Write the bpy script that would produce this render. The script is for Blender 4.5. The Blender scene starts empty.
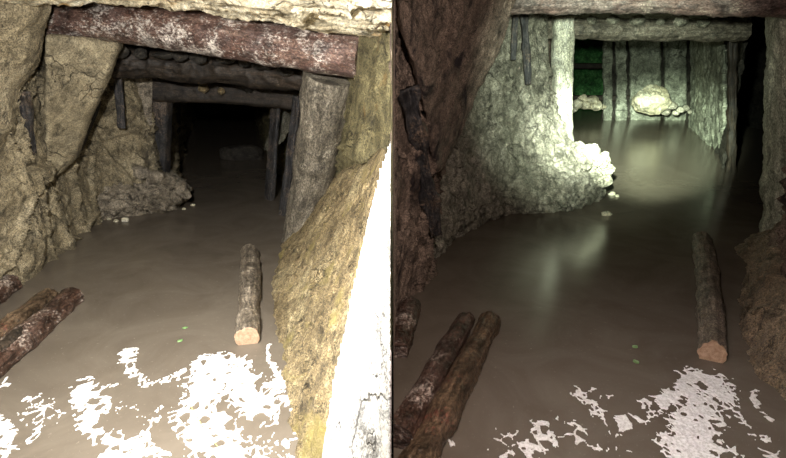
import bpy, bmesh, math, random
import numpy as np
from mathutils import Vector, Matrix

# ------------------------------------------------------------------ camera, world, lights, exposure
SC = bpy.context.scene
COL = SC.collection
F = 560.0; CX, CY = 393.0, 229.0
HORIZON = 55.0
PITCH = math.atan((CY - HORIZON) / F)
CAMZ = 1.35
cam = bpy.data.cameras.new('camera'); camo = bpy.data.objects.new('camera', cam); COL.objects.link(camo)
cam.sensor_width = 36.0; cam.lens = F * 36.0 / 786.0; cam.clip_start = .02
camo.location = (0, 0, CAMZ); camo.rotation_euler = (math.pi/2 - PITCH, 0, 0)
SC.camera = camo
cp, sp = math.cos(PITCH), math.sin(PITCH)

def ray(px, py):
    u = CY - py
    return np.array([px - CX, F*cp + u*sp, -F*sp + u*cp])
def P(px, py, Y):
    d = ray(px, py); return np.array([0, 0, CAMZ]) + d * (Y / d[1])
def W(px, py, z=0.0):
    d = ray(px, py); return np.array([0, 0, CAMZ]) + d * ((z - CAMZ) / d[2])

w = bpy.data.worlds.new('world'); SC.world = w; w.use_nodes = True
w.node_tree.nodes['Background'].inputs[0].default_value = (.8, .75, .7, 1)
w.node_tree.nodes['Background'].inputs[1].default_value = .0012
SC.view_settings.view_transform = 'Standard'; SC.view_settings.look = 'None'
SC.view_settings.exposure = 0.0; SC.view_settings.gamma = 1.0
SC.view_settings.use_curve_mapping = False
SC.cycles.max_bounces = 5; SC.cycles.diffuse_bounces = 3; SC.cycles.glossy_bounces = 3
SC.cycles.use_denoising = True
SC.cycles.sample_clamp_indirect = 6.0

def light(name, typ, loc, energy, color, radius=.05, target=None, angle=60, blend=1.0):
    l = bpy.data.lights.new(name, typ); l.energy = energy; l.color = color; l.shadow_soft_size = radius
    o = bpy.data.objects.new(name, l); COL.objects.link(o); o.location = loc
    if target is not None:
        o.rotation_euler = (Vector(target) - Vector(loc)).to_track_quat('-Z', 'Y').to_euler()
    if typ == 'SPOT': l.spot_size = math.radians(angle); l.spot_blend = blend
    return o
# flash of the left passage, and an added spot that brightens foam and bank
light('camera_flash', 'SPOT', (-.66, 1.0, 1.50), 430, (1, .97, .92), .04, P(235, 250, 2.9), 170, 1.0)
light('left_low_fill', 'SPOT', (-.38, .98, 1.46), 160, (1, .98, .96), .04, P(230, 440, 1.8), 80, 1.0)
# right passage: narrow head lamp beam with its spill, plus added fill spots
light('right_fill', 'SPOT', (.24, 1.0, 1.50), 85, (1, .82, .74), .05, P(560, 330, 2.8), 165, 1.0)  # added warm fill for the foreground, not a lamp of the passage
light('far_water_fill', 'SPOT', (.32, 1.0, 1.5), 15000, (.84, 1.0, .76), .04, P(655, 145, 8.0), 17, 1.0)  # added spot on the far water, stands in for scatter in the murk
light('right_low_fill', 'SPOT', (.5, 1.0, 1.46), 50, (.97, .97, 1), .05, P(660, 440, 1.8), 70, 1.0)  # added low fill that brightens the foam
light('head_lamp', 'SPOT', (.28, 1.0, 1.48), 5200, (.88, 1.0, .84), .03, P(588, 130, 5.2), 15, 1.0)
light('head_lamp_spill', 'SPOT', (.30, 1.0, 1.50), 1150, (.86, 1.0, .82), .04, P(604, 95, 6.0), 36, 1.0)

# ------------------------------------------------------------------ numpy noise
def _hash(ix, iy, iz, s):
    h = (ix*374761393 + iy*668265263 + iz*2147483647 + s*1274126177) & 0xffffffff
    h = ((h ^ (h >> 13)) * 1274126177) & 0xffffffff
    h = ((h ^ (h >> 15)) * 2246822519) & 0xffffffff
    return ((h ^ (h >> 16)) & 0xffffff) / float(0xffffff)
def vnoise(p, s=0):
    i = np.floor(p).astype(np.int64); f = p - i; f = f*f*f*(f*(f*6-15)+10)
    r = 0
    for dx in (0, 1):
        wx = f[:, 0] if dx else 1-f[:, 0]
        for dy in (0, 1):
            wy = f[:, 1] if dy else 1-f[:, 1]
            for dz in (0, 1):
                wz = f[:, 2] if dz else 1-f[:, 2]
                r = r + wx*wy*wz*_hash(i[:, 0]+dx, i[:, 1]+dy, i[:, 2]+dz, s)
    return r*2-1
def fbm(p, scale, octv=4, s=0, ridged=False, gain=.5):
    r = 0; a = 1; t = 0; q = p*scale
    for k in range(octv):
        n = vnoise(q, s+k*17)
        if ridged: n = 1-2*np.abs(n)
        r = r + a*n; t += a; a *= gain; q = q*2.03+11.3
    return r/t
def worley(p, scale, s=0):
    q = p*scale; i = np.floor(q).astype(np.int64)
    d1 = np.full(len(q), 9.0); d2 = np.full(len(q), 9.0); cid = np.zeros(len(q))
    for dx in (-1, 0, 1):
        for dy in (-1, 0, 1):
            for dz in (-1, 0, 1):
                c = i + np.array([dx, dy, dz])
                o = np.stack([_hash(c[:, 0], c[:, 1], c[:, 2], s+k) for k in (1, 2, 3)], 1)
                d = np.linalg.norm(c+o-q, axis=1)
                m = d < d1
                d2 = np.where(m, d1, np.minimum(d2, d)); d1 = np.where(m, d, d1)
                cid = np.where(m, _hash(c[:, 0], c[:, 1], c[:, 2], s+9), cid)
    return d1, d2, cid
def rocky(p, s=0, big=.05, mid=.03, fine=.008, lump=0.0, crack=0.0):
    q = p + .12*np.stack([fbm(p, 2.2, 2, s+k) for k in (3, 5, 7)], 1)
    h = big*fbm(q, 1.7, 3, s) + mid*fbm(q, 5.5, 4, s+1, True) + fine*fbm(q, 28, 4, s+2, False, .65)
    if lump:
        d1, d2, c = worley(q, 13, s); h = h + lump*(.6-d1)*(.4+c)
    if crack:
        d1, d2, c = worley(q*np.array([1.0, 1.0, .75]), 2.6, s+4)
        h = h - crack*np.exp(-((d2-d1)/.045)**2)*1.0 + crack*.9*(c-.5)
    return h

# ------------------------------------------------------------------ mesh helpers
def mesh_from(name, V, Fs, mat, parent=None, smooth=True, lp=None):
    me = bpy.data.meshes.new(name)
    me.from_pydata([tuple(v) for v in V], [], [tuple(f) for f in Fs]); me.update()
    if smooth: me.polygons.foreach_set('use_smooth', [True]*len(me.polygons))
    a = me.attributes.new('lp', 'FLOAT_VECTOR', 'POINT')
    a.data.foreach_set('vector', np.asarray(lp if lp is not None else V, dtype=np.float32).ravel())
    me.materials.append(mat)
    o = bpy.data.objects.new(name, me); COL.objects.link(o)
    if parent:
        o.parent = parent; o.matrix_parent_inverse = parent.matrix_world.inverted()
    return o
def tag(o, label=None, cat=None, group=None, kind=None):
    if label: o['label'] = label
    if cat: o['category'] = cat
    if group: o['group'] = group
    if kind: o['kind'] = kind
    return o
def grid_normals(G):
    du = np.gradient(G, axis=1); dv = np.gradient(G, axis=0)
    n = np.cross(du, dv); n /= np.linalg.norm(n, axis=2, keepdims=True)+1e-12
    return n
def catmull(C, n):
    C = np.asarray(C, float); m = len(C)
    t = np.linspace(0, m-1, n); i = np.minimum(t.astype(int), m-2); f = (t-i)[(...,)+(None,)*(C.ndim-1)]
    g = lambda k: C[np.clip(k, 0, m-1)]
    a, b, c, d = g(i-1), g(i), g(i+1), g(i+2)
    a = np.where((i-1 < 0)[(...,)+(None,)*(C.ndim-1)], 2*b-c, a)
    d = np.where((i+2 > m-1)[(...,)+(None,)*(C.ndim-1)], 2*c-b, d)
    return .5*((2*b)+(c-a)*f+(2*a-5*b+4*c-d)*f*f+(3*b-a-3*c+d)*f**3)
def patch(name, ctrl, nu, nv, mat, disp, flip=False, fade=(0, 0, 0, 0), parent=None, closed=False):
    """ctrl[row][col] of 3D points. fade = fraction of displacement fade at (left,right,top,bottom)."""
    C = np.array(ctrl, float)
    G = catmull(C, nv); G = np.swapaxes(catmull(np.swapaxes(G, 0, 1), nu), 0, 1)
    N = grid_normals(G)
    if flip: N = -N
    h = disp(G.reshape(-1, 3)).reshape(nv, nu)
    u = np.linspace(0, 1, nu)[None, :]; v = np.linspace(0, 1, nv)[:, None]
    k = np.ones((nv, nu))
    for val, coord in ((fade[0], u), (fade[1], 1-u), (fade[2], v), (fade[3], 1-v)):
        if val: k = k*np.clip(coord/val, 0, 1)
    G = G + N*(h*k)[..., None]
    idx = np.arange(nu*nv).reshape(nv, nu)
    f = np.stack([idx[:-1, :-1], idx[:-1, 1:], idx[1:, 1:], idx[1:, :-1]], 2).reshape(-1, 4)
    if flip: f = f[:, ::-1]
    return mesh_from(name, G.reshape(-1, 3), f, mat, parent)
def remeshed(name, bm, voxel, mat, disp=None, parent=None, lpfun=None):
    bmesh.ops.recalc_face_normals(bm, faces=bm.faces)
    me = bpy.data.meshes.new('tmp'); bm.to_mesh(me); bm.free()
    o = bpy.data.objects.new('tmp', me); COL.objects.link(o)
    m = o.modifiers.new('r', 'REMESH'); m.mode = 'VOXEL'; m.voxel_size = voxel
    dg = bpy.context.evaluated_depsgraph_get(); dg.update()
    e = o.evaluated_get(dg).to_mesh()
    n = len(e.vertices); V = np.zeros(n*3); e.vertices.foreach_get('co', V); V = V.reshape(-1, 3)
    N = np.zeros(n*3); e.vertices.foreach_get('normal', N); N = N.reshape(-1, 3)
    Fs = [tuple(p.vertices) for p in e.polygons]
    o.to_mesh_clear() if False else None
    bpy.data.objects.remove(o); bpy.data.meshes.remove(me)
    lp = V.copy() if lpfun is None else lpfun(V)
    if disp is not None: V = V + N*disp(V)[:, None]
    return mesh_from(name, V, Fs, mat, parent, lp=lp)
def slab(name, outline, thick, mat, voxel=.012, disp=None, back=(0, 1, 0), bevel=.25, parent=None):
    """solid slab: outline of 3D points on its visible face, pushed back along 'back' by thick; softened rim"""
    pts = np.array(outline, float); c = pts.mean(0); b = np.array(back, float); b /= np.linalg.norm(b)
    bm = bmesh.new(); rings = []
    size = np.linalg.norm(pts-c, axis=1).mean(); ins = min(thick*bevel, size*.3)
    for off, inset in ((0, ins), (ins, 0), (thick, 0)):
        r = []
        for p in pts:
            d = (p-c)/np.linalg.norm(p-c)
            r.append(bm.verts.new(p - d*inset + b*off))
        rings.append(r)
    n = len(pts)
    for a, bb in ((0, 1), (1, 2)):
        for i in range(n):
            bm.faces.new((rings[a][i], rings[a][(i+1) % n], rings[bb][(i+1) % n], rings[bb][i]))
    cf = bm.verts.new(tuple(np.mean([v.co for v in rings[0]], 0))); cb = bm.verts.new(tuple(c+b*thick))
    for i in range(n):
        bm.faces.new((rings[0][(i+1) % n], rings[0][i], cf)); bm.faces.new((rings[2][i], rings[2][(i+1) % n], cb))
    return remeshed(name, bm, voxel, mat, disp, parent)
def blobs(name, lst, voxel, mat, disp=None, parent=None):
    bm = bmesh.new()
    for c, r in lst:
        M = Matrix.Translation(Vector(c)) @ Matrix.Diagonal(Vector((r[0], r[1], r[2], 1)) if not np.isscalar(r) else Vector((r, r, r, 1)))
        bmesh.ops.create_icosphere(bm, subdivisions=3, radius=1, matrix=M)
    return remeshed(name, bm, voxel, mat, disp, parent)
def tube(pts, rad, seg=40, n=90, s=0, rough=.006, square=0.0, grain=1.0, knots=()):
    """returns side mesh and rims of a log along pts; lp = (along, x, y) for grain"""
    C = catmull(pts, n); R = catmull(np.array(rad, float)[:, None], n)[:, 0]
    T = np.gradient(C, axis=0); L = np.concatenate([[0], np.cumsum(np.linalg.norm(np.diff(C, axis=0), axis=1))])
    T /= np.linalg.norm(T, axis=1)[:, None]
    up = np.array([0, 0, 1.0]) if abs(T[0][2]) < .8 else np.array([0, 1.0, 0])
    A = np.cross(T, up); A /= np.linalg.norm(A, axis=1)[:, None]; B = np.cross(A, T)
    th = np.linspace(0, 2*math.pi, seg, endpoint=False)
    ca, sa = np.cos(th), np.sin(th)
    shape = np.ones(seg)
    if square: 
        shape = (1-square) + square/np.maximum(abs(ca), abs(sa))
        shape = np.minimum(shape, (1-square)+square*1.28)
    lp = np.stack([np.repeat(L, seg), np.tile(ca*shape, n)*R.mean(), np.tile(sa*shape, n)*R.mean()], 1)
    h = (fbm(lp*np.array([.22, 1, 1]), 34, 4, s, True)*rough*grain + fbm(lp, 6, 3, s+5)*rough*1.7 + fbm(lp, 55, 2, s+8)*rough*.5)
    for kl, kt, kr, kh in knots:
        kp = np.array([kl, math.cos(kt)*R.mean(), math.sin(kt)*R.mean()])
        d = np.linalg.norm(lp-kp, axis=1)/kr; h = h + kh*np.exp(-d*d)-kh*.8*np.exp(-(d/.45)**2)
    RR = (R[:, None]*shape[None, :]).ravel() + h
    V = np.repeat(C, seg, 0) + RR[:, None]*(np.tile(ca, n)[:, None]*np.repeat(A, seg, 0) + np.tile(sa, n)[:, None]*np.repeat(B, seg, 0))
    idx = np.arange(n*seg).reshape(n, seg); nx = np.roll(idx, -1, 1)
    Fs = np.stack([idx[:-1], nx[:-1], nx[1:], idx[1:]], 2).reshape(-1, 4)
    return V, Fs, lp, C, T, A, B, RR.reshape(n, seg), idx
def cap(V, idxrow, C, lp0, inv, bulge=.0):
    """end disc with rings"""
    rim = V[idxrow]; ctr = C; VV = []; 
    ks = (1.0, .94, .8, .6, .4, .2)
    for k in ks: VV.append(ctr + (rim-ctr)*k)
    VV = np.concatenate(VV+[ctr[None]]); m = len(idxrow); Fs = []
    for a in range(len(ks)-1):
        for i in range(m):
            j = (i+1) % m; f = (a*m+i, a*m+j, (a+1)*m+j, (a+1)*m+i); Fs.append(f if not inv else f[::-1])
    c = len(VV)-1; a = (len(ks)-1)*m
    for i in range(m):
        f = (a+i, a+(i+1) % m, c); Fs.append(f if not inv else f[::-1])
    return VV, Fs
def timber(name, pts, rad, mat, label=None, cat='timber', group=None, endmat=None, part='cut_end', endlabel=None, **kw):
    V, Fs, lp, C, T, A, B, RR, idx = tube(pts, rad, **kw)
    if endmat is None:
        Fs = list(map(tuple, Fs)); n0 = len(V)
        for row, c, inv in ((idx[0], C[0], False), (idx[-1], C[-1], True)):
            VV, ff = cap(V, row, c, None, inv)
            off = len(V); V = np.concatenate([V, VV]); lp = np.concatenate([lp, VV]); Fs += [tuple(i+off for i in f) for f in ff]
        o = mesh_from(name, V, Fs, mat, lp=lp)
        return tag(o, label, cat, group)
    e = bpy.data.objects.new(name, None); COL.objects.link(e); e.location = tuple(C[0]); e.empty_display_size = .1
    bpy.context.view_layer.update()
    tag(e, label, cat, group)
    Fl = list(map(tuple, Fs)); off = len(V)
    VV, ff = cap(V, idx[-1], C[-1], None, True)
    mesh_from('bark', np.concatenate([V, VV]), Fl+[tuple(i+off for i in f) for f in ff], mat, e, lp=np.concatenate([lp, VV]))
    VV, ff = cap(V, idx[0], C[0], None, False)
    VV = VV - T[0]*.004
    lpc = np.stack([np.linalg.norm(VV-C[0], axis=1), VV[:, 0], VV[:, 2]], 1)
    # the disc plus a short rim so that it closes on the bark
    rim2 = V[idx[0]] + T[0]*.02; o0 = len(VV); m = len(idx[0])
    VV2 = np.concatenate([VV, C[0]+T[0]*.02+(rim2-C[0]-T[0]*.02)*.96])
    ff += [(o0+i, o0+(i+1) % m, (i+1) % m, i) for i in range(m)]
    lpc = np.concatenate([lpc, lpc[:m]])
    ce = mesh_from(part, VV2, ff, endmat, e, lp=lpc)
    if endlabel: ce['label'] = endlabel
    return e
def plank(name, a, b, width, thick, mat, facing=(0, -1, 0), label=None, cat='plank', group=None, s=0, rough=.004, taper=1.0, bow=.0, n=70):
    """sawn board from a (foot) to b (top) with worn edges"""
    a, b = np.array(a, float), np.array(b, float); T = (b-a); L = np.linalg.norm(T); T /= L
    Nn = np.array(facing, float); Nn -= T*Nn.dot(T); Nn /= np.linalg.norm(Nn); S = np.cross(T, Nn)
    prof = []
    k = 12
    for i in range(k): prof.append((-.5+i/(k-1), .5))
    for i in range(1, 5): prof.append((.5, .5-i/5))
    for i in range(k): prof.append((.5-i/(k-1), -.5))
    for i in range(1, 5): prof.append((-.5, -.5+i/5))
    prof = np.array(prof); m = len(prof)
    # rounded corners
    q = prof*np.array([width, thick]); r = min(width, thick)*.18
    for i, (x, y) in enumerate(q):
        dx = abs(x)-(width/2-r); dy = abs(y)-(thick/2-r)
        if dx > 0 and dy > 0:
            d = math.hypot(dx, dy); q[i] = (math.copysign(width/2-r+dx/d*r, x), math.copysign(thick/2-r+dy/d*r, y))
    t = np.linspace(0, 1, n)
    wv = 1+(taper-1)*t
    V = []; lp = []
    for i in range(n):
        c = a+T*L*t[i]+Nn*bow*math.sin(math.pi*t[i])
        V.append(c+S*(q[:, :1]*wv[i])+Nn*q[:, 1:]); lp.append(np.stack([np.full(m, L*t[i]), q[:, 0]+s, q[:, 1]], 1))
    V = np.concatenate(V); lp = np.concatenate(lp)
    edge = np.tile(np.sign(prof[:, 0])*(abs(prof[:, 0]) > .45), n)
    h = fbm(lp*np.array([.12, 1, 1]), 45, 3, s, True)*rough+fbm(lp, 5, 3, s+3)*rough*1.5
    V = V+Nn*(h*np.tile(np.sign(prof[:, 1]+1e-6), n))[:, None]+S*(edge*fbm(lp, 7, 3, s+6)*rough*2.5)[:, None]
    idx = np.arange(n*m).reshape(n, m); nx = np.roll(idx, -1, 1)
    Fs = list(map(tuple, np.stack([idx[:-1], idx[1:], nx[1:], nx[:-1]], 2).reshape(-1, 4)))
    Fs.append(tuple(idx[0])); Fs.append(tuple(idx[-1][::-1]))
    o = mesh_from(name, V, Fs, mat, lp=lp)
    return tag(o, label, cat, group)
def stone(name, c, r, mat, s=0, label=None, cat='stone', group=None, sub=5, angular=.16):
    bm = bmesh.new(); bmesh.ops.create_icosphere(bm, subdivisions=sub, radius=1)
    V = np.array([v.co[:] for v in bm.verts]); Fs = [tuple(v.index for v in f.verts) for f in bm.faces]; bm.free()
    rs = np.random.RandomState(s); 
    for k in range(16):
        n = rs.normal(size=3); n /= np.linalg.norm(n); d = rs.uniform(.66, .9)
        t = V@n-d; V = V-np.where(t > 0, t, 0)[:, None]*n*.92
    h = fbm(V+s, 1.4, 3, s)*angular+fbm(V+s, 6, 4, s+2)*.045
    V = V*(1+h[:, None])
    a = rs.uniform(0, 6.28); R = np.array([[math.cos(a), -math.sin(a), 0], [math.sin(a), math.cos(a), 0], [0, 0, 1]])
    V = V@R.T*np.array(r if not np.isscalar(r) else (r, r, r))+np.array(c)
    return tag(mesh_from(name, V, Fs, mat), label, cat, group)

# ------------------------------------------------------------------ materials
def nodes_of(name):
    m = bpy.data.materials.new(name); m.use_nodes = True; nt = m.node_tree; nt.nodes.clear()
    out = nt.nodes.new('ShaderNodeOutputMaterial'); b = nt.nodes.new('ShaderNodeBsdfPrincipled')
    nt.links.new(b.outputs[0], out.inputs[0])
    at = nt.nodes.new('ShaderNodeAttribute'); at.attribute_name = 'lp'
    return m, nt, b, at
def noise(nt, vec, scale, detail=6, rough=.6, dist=0.0):
    n = nt.nodes.new('ShaderNodeTexNoise'); n.inputs['Scale'].default_value = scale; n.inputs['Detail'].default_value = detail
    n.inputs['Roughness'].default_value = rough; n.inputs['Distortion'].default_value = dist
    nt.links.new(vec, n.inputs['Vector']); return n.outputs['Fac']
def mapping(nt, vec, sc, loc=(0, 0, 0)):
    m = nt.nodes.new('ShaderNodeMapping'); m.inputs['Scale'].default_value = sc; m.inputs['Location'].default_value = loc
    nt.links.new(vec, m.inputs['Vector']); return m.outputs[0]
def ramp(nt, fac, stops):
    r = nt.nodes.new('ShaderNodeValToRGB'); e = r.color_ramp.elements
    e[0].position = stops[0][0]; e[0].color = (*stops[0][1], 1); e[1].position = stops[-1][0]; e[1].color = (*stops[-1][1], 1)
    for p, c in stops[1:-1]: x = e.new(p); x.color = (*c, 1)
    nt.links.new(fac, r.inputs[0]); return r.outputs[0]
def mix(nt, fac, a, b, mode='MIX'):
    n = nt.nodes.new('ShaderNodeMix'); n.data_type = 'RGBA'; n.blend_type = mode
    for sock, v in ((n.inputs[0], fac), (n.inputs[6], a), (n.inputs[7], b)):
        if isinstance(v, (int, float)): sock.default_value = v
        elif isinstance(v, tuple): sock.default_value = (*v, 1)
        else: nt.links.new(v, sock)
    return n.outputs[2]
def mathn(nt, op, a, b=None):
    n = nt.nodes.new('ShaderNodeMath'); n.operation = op
    for i, v in enumerate((a, b)):
        if v is None: continue
        if isinstance(v, (int, float)): n.inputs[i].default_value = v
        else: nt.links.new(v, n.inputs[i])
    return n.outputs[0]
def step(nt, fac, lo, hi):
    n = nt.nodes.new('ShaderNodeMapRange'); n.inputs[1].default_value = lo; n.inputs[2].default_value = hi
    nt.links.new(fac, n.inputs[0]); return n.outputs[0]
def bump(nt, b, h, strength, dist):
    n = nt.nodes.new('ShaderNodeBump'); n.inputs['Strength'].default_value = strength; n.inputs['Distance'].default_value = dist
    nt.links.new(h, n.inputs['Height']); nt.links.new(n.outputs[0], b.inputs['Normal'])
def rock_mat(name, dark, mid, light, stain=None, stain_t=(.58, .7), rough=.6, speck=.5, bumpd=.012, scale=1.0, spec=.4, pale=None, pale_t=(.6, .75)):
    m, nt, b, at = nodes_of(name); v = at.outputs['Vector']
    big = noise(nt, v, 2.3*scale, 5, .6, .4); fine = noise(nt, v, 24*scale, 8, .72); grit = noise(nt, v, 120*scale, 5, .8)
    f = mathn(nt, 'ADD', mathn(nt, 'MULTIPLY', big, .45), mathn(nt, 'MULTIPLY', fine, .55))
    c = ramp(nt, f, [(.34, dark), (.5, mid), (.66, light)])
    g = ramp(nt, grit, [(.38, (max(.05, 1-speck*1.6),)*3), (.5, (1, 1, 1)), (.63, (1+speck*1.5,)*3)])
    c = mix(nt, 1.0, c, g, 'MULTIPLY')
    midn = noise(nt, mapping(nt, v, (1, 1, 1.0), (5, 9, 1)), 10*scale, 7, .72, .5)
    c = mix(nt, 1.0, c, ramp(nt, midn, [(.36, (.38,)*3), (.49, (1, 1, 1)), (.64, (1.45,)*3)]), 'MULTIPLY')
    vo = nt.nodes.new('ShaderNodeTexVoronoi'); vo.feature = 'DISTANCE_TO_EDGE'; vo.inputs['Scale'].default_value = 5.0*scale
    off = mix(nt, .22, v, ramp(nt, noise(nt, v, 4*scale, 4), [(.3, (0, .2, 1)), (.7, (1, .8, 0))]), 'ADD')
    nt.links.new(off, vo.inputs['Vector'])
    ck = mathn(nt, 'MULTIPLY', mathn(nt, 'SUBTRACT', 1.0, step(nt, vo.outputs['Distance'], .004, .03)), step(nt, noise(nt, v, 3*scale, 3), .46, .58))
    c = mix(nt, mathn(nt, 'MULTIPLY', ck, .8), c, (.02, .016, .012))
    if stain:
        s = step(nt, noise(nt, mapping(nt, v, (1, 1, .8), (3, 1, 7)), 4.2*scale, 6, .65, .6), *stain_t)
        c = mix(nt, s, c, stain)
    if pale:
        s = step(nt, noise(nt, mapping(nt, v, (1, 1, 1), (13, 5, 2)), 9*scale, 8, .7, .3), *pale_t)
        c = mix(nt, s, c, pale)
    nt.links.new(c, b.inputs['Base Color'])
    b.inputs['Roughness'].default_value = rough; b.inputs['Specular IOR Level'].default_value = spec
    h = mathn(nt, 'ADD', mathn(nt, 'ADD', fine, mathn(nt, 'MULTIPLY', grit, .4)), mathn(nt, 'MULTIPLY', midn, 1.2))
    h = mathn(nt, 'SUBTRACT', h, mathn(nt, 'MULTIPLY', ck, .5))
    bump(nt, b, h, 1.0, bumpd*1.5)
    return m
def wood_mat(name, dark, mid, light, mold=None, mold_t=(.55, .66), rough=.5, bumpd=.006, spec=.5, red=None, gscale=1.0):
    m, nt, b, at = nodes_of(name); v = at.outputs['Vector']
    g = noise(nt, mapping(nt, v, (2.5*gscale, 45*gscale, 45*gscale)), 1.0, 8, .7, .3)
    fine = noise(nt, mapping(nt, v, (40, 90, 90)), 1.0, 5, .7)
    f = mathn(nt, 'ADD', mathn(nt, 'MULTIPLY', g, .6), mathn(nt, 'MULTIPLY', fine, .4))
    c = ramp(nt, f, [(.36, dark), (.5, mid), (.65, light)])
    if red:
        c = mix(nt, step(nt, noise(nt, v, 5, 5, .6, .5), .45, .6), c, mix(nt, 1.0, ramp(nt, f, [(.3, (.35,)*3), (.65, (1.5,)*3)]), red, 'MULTIPLY'))
    if mold:
        k = mathn(nt, 'ADD', mathn(nt, 'MULTIPLY', noise(nt, v, 6, 4, .6), .45), mathn(nt, 'MULTIPLY', noise(nt, mapping(nt, v, (50, 80, 80)), 1.0, 5, .75), .55))
        c = mix(nt, step(nt, k, *mold_t), c, mold)
    grit = noise(nt, mapping(nt, v, (70, 120, 120)), 1.0, 5, .8)
    patchy = noise(nt, mapping(nt, v, (9, 16, 16)), 1.0, 6, .7, .6)
    c = mix(nt, 1.0, c, ramp(nt, grit, [(.38, (.35,)*3), (.5, (1, 1, 1)), (.63, (1.8,)*3)]), 'MULTIPLY')
    c = mix(nt, 1.0, c, ramp(nt, patchy, [(.38, (.45,)*3), (.5, (1, 1, 1)), (.64, (1.4,)*3)]), 'MULTIPLY')
    f = mathn(nt, 'ADD', f, mathn(nt, 'MULTIPLY', patchy, .8))
    nt.links.new(c, b.inputs['Base Color']); b.inputs['Roughness'].default_value = rough; b.inputs['Specular IOR Level'].default_value = spec
    bump(nt, b, f, 1.0, bumpd)
    return m
TAN = rock_mat('tan_rock', (.11, .09, .055), (.29, .24, .15), (.52, .45, .31), stain=(.06, .05, .035), stain_t=(.6, .72), bumpd=.014)
SLABM = rock_mat('slab_rock', (.16, .135, .085), (.28, .235, .15), (.45, .39, .26), stain=(.36, .18, .05), stain_t=(.66, .76), bumpd=.008, speck=.35)
GREENSLAB = rock_mat('olive_rock', (.07, .06, .03), (.14, .12, .06), (.24, .21, .11), stain=(.25, .13, .03), stain_t=(.6, .74), bumpd=.010)
PALE = rock_mat('pale_ceiling_rock', (.28, .2, .1), (.68, .6, .42), (.9, .86, .72), stain=(.5, .3, .10), stain_t=(.6, .7), bumpd=.012, speck=.3)
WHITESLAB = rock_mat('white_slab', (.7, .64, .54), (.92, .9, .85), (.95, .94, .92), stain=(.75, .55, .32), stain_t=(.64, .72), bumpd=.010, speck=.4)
CLAY = rock_mat('ochre_clay', (.13, .095, .045), (.28, .215, .115), (.50, .42, .25), stain=(.32, .26, .09), stain_t=(.55, .7), bumpd=.016, speck=.55, scale=1.1)
MUD = rock_mat('mud', (.14, .115, .08), (.31, .265, .2), (.54, .47, .37), bumpd=.014, speck=.5, rough=.45, spec=.5)
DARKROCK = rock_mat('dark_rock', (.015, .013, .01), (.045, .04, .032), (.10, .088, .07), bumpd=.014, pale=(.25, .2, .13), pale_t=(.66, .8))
BROWNROCK = rock_mat('brown_rock', (.12, .085, .065), (.26, .195, .15), (.42, .33, .26), stain=(.025, .018, .02), stain_t=(.56, .66), bumpd=.014, speck=.5)
GREYROCK = rock_mat('grey_rock', (.13, .12, .085), (.30, .285, .22), (.5, .48, .38), stain=(.08, .075, .055), stain_t=(.6, .72), bumpd=.016, speck=.5)
GREYMUD = rock_mat('grey_mud', (.13, .12, .085), (.34, .32, .25), (.62, .58, .48), bumpd=.016, speck=.5, rough=.45)
WHITESTONE = rock_mat('pale_stone', (.4, .34, .2), (.7, .64, .46), (.9, .87, .74), bumpd=.01, speck=.25)
LAG = rock_mat('grey_lagging', (.09, .095, .07), (.23, .24, .185), (.45, .46, .38), stain=(.05, .055, .04), stain_t=(.56, .7), bumpd=.01, speck=.4, scale=.6)
GREENROCK = rock_mat('green_rock', (.004, .014, .005), (.03, .14, .035), (.15, .38, .12), bumpd=.02, scale=.7)  # green base colour of the far end wall
RIGHTCLAY = rock_mat('brown_clay', (.12, .085, .055), (.30, .23, .15), (.52, .42, .30), bumpd=.02, speck=.55, rough=.4, spec=.6)
BARKRED = wood_mat('wet_red_timber', (.03, .016, .012), (.11, .062, .048), (.25, .17, .13), mold=(.5, .45, .4), mold_t=(.51, .58), rough=.32, red=(.09, .058, .050), bumpd=.012, gscale=.6)
BARKDARK = wood_mat('dark_timber', (.008, .006, .004), (.025, .018, .012), (.07, .05, .035), rough=.6, mold=(.2, .17, .13), mold_t=(.62, .72))
GREYWOOD = wood_mat('grey_timber', (.05, .044, .032), (.15, .13, .098), (.30, .27, .21), mold=(.55, .5, .4), mold_t=(.59, .68), rough=.6, bumpd=.008, gscale=.7)
GREYPOST = wood_mat('grey_green_timber', (.12, .12, .09), (.34, .34, .27), (.58, .58, .48), mold=(.7, .66, .5), mold_t=(.58, .68), rough=.55, bumpd=.012, gscale=.6)
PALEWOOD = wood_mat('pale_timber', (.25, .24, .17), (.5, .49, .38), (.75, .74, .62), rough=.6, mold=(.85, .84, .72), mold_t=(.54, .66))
PINKWOOD = wood_mat('pinkish_cap_timber', (.045, .035, .03), (.15, .115, .10), (.31, .25, .22), mold=(.45, .38, .3), mold_t=(.57, .68), rough=.5, bumpd=.010, red=(.15, .10, .085))
BARK = wood_mat('grey_bark', (.045, .037, .027), (.17, .14, .105), (.38, .33, .26), rough=.5, mold=(.5, .46, .38), mold_t=(.6, .7), bumpd=.012)
LOGRED = wood_mat('wet_brown_log', (.012, .006, .005), (.06, .032, .022), (.18, .11, .08), rough=.28, mold=(.5, .42, .36), mold_t=(.53, .61), red=(.07, .042, .032), spec=.8, bumpd=.014)
LOGTAN = wood_mat('muddy_log', (.02, .012, .008), (.09, .06, .036), (.26, .18, .11), rough=.35, mold=(.2, .07, .05), mold_t=(.56, .64), spec=.7, bumpd=.012)
DARKPLANK = wood_mat('blackened_plank', (.006, .006, .008), (.03, .03, .032), (.09, .08, .07), rough=.6, mold=(.17, .125, .09), mold_t=(.52, .62), bumpd=.010)
m, nt, b, at = nodes_of('sawn_end'); CUT = m
v = at.outputs['Vector']
rg = nt.nodes.new('ShaderNodeTexWave'); rg.inputs['Scale'].default_value = 60; rg.inputs['Distortion'].default_value = 2; nt.links.new(v, rg.inputs['Vector'])
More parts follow.
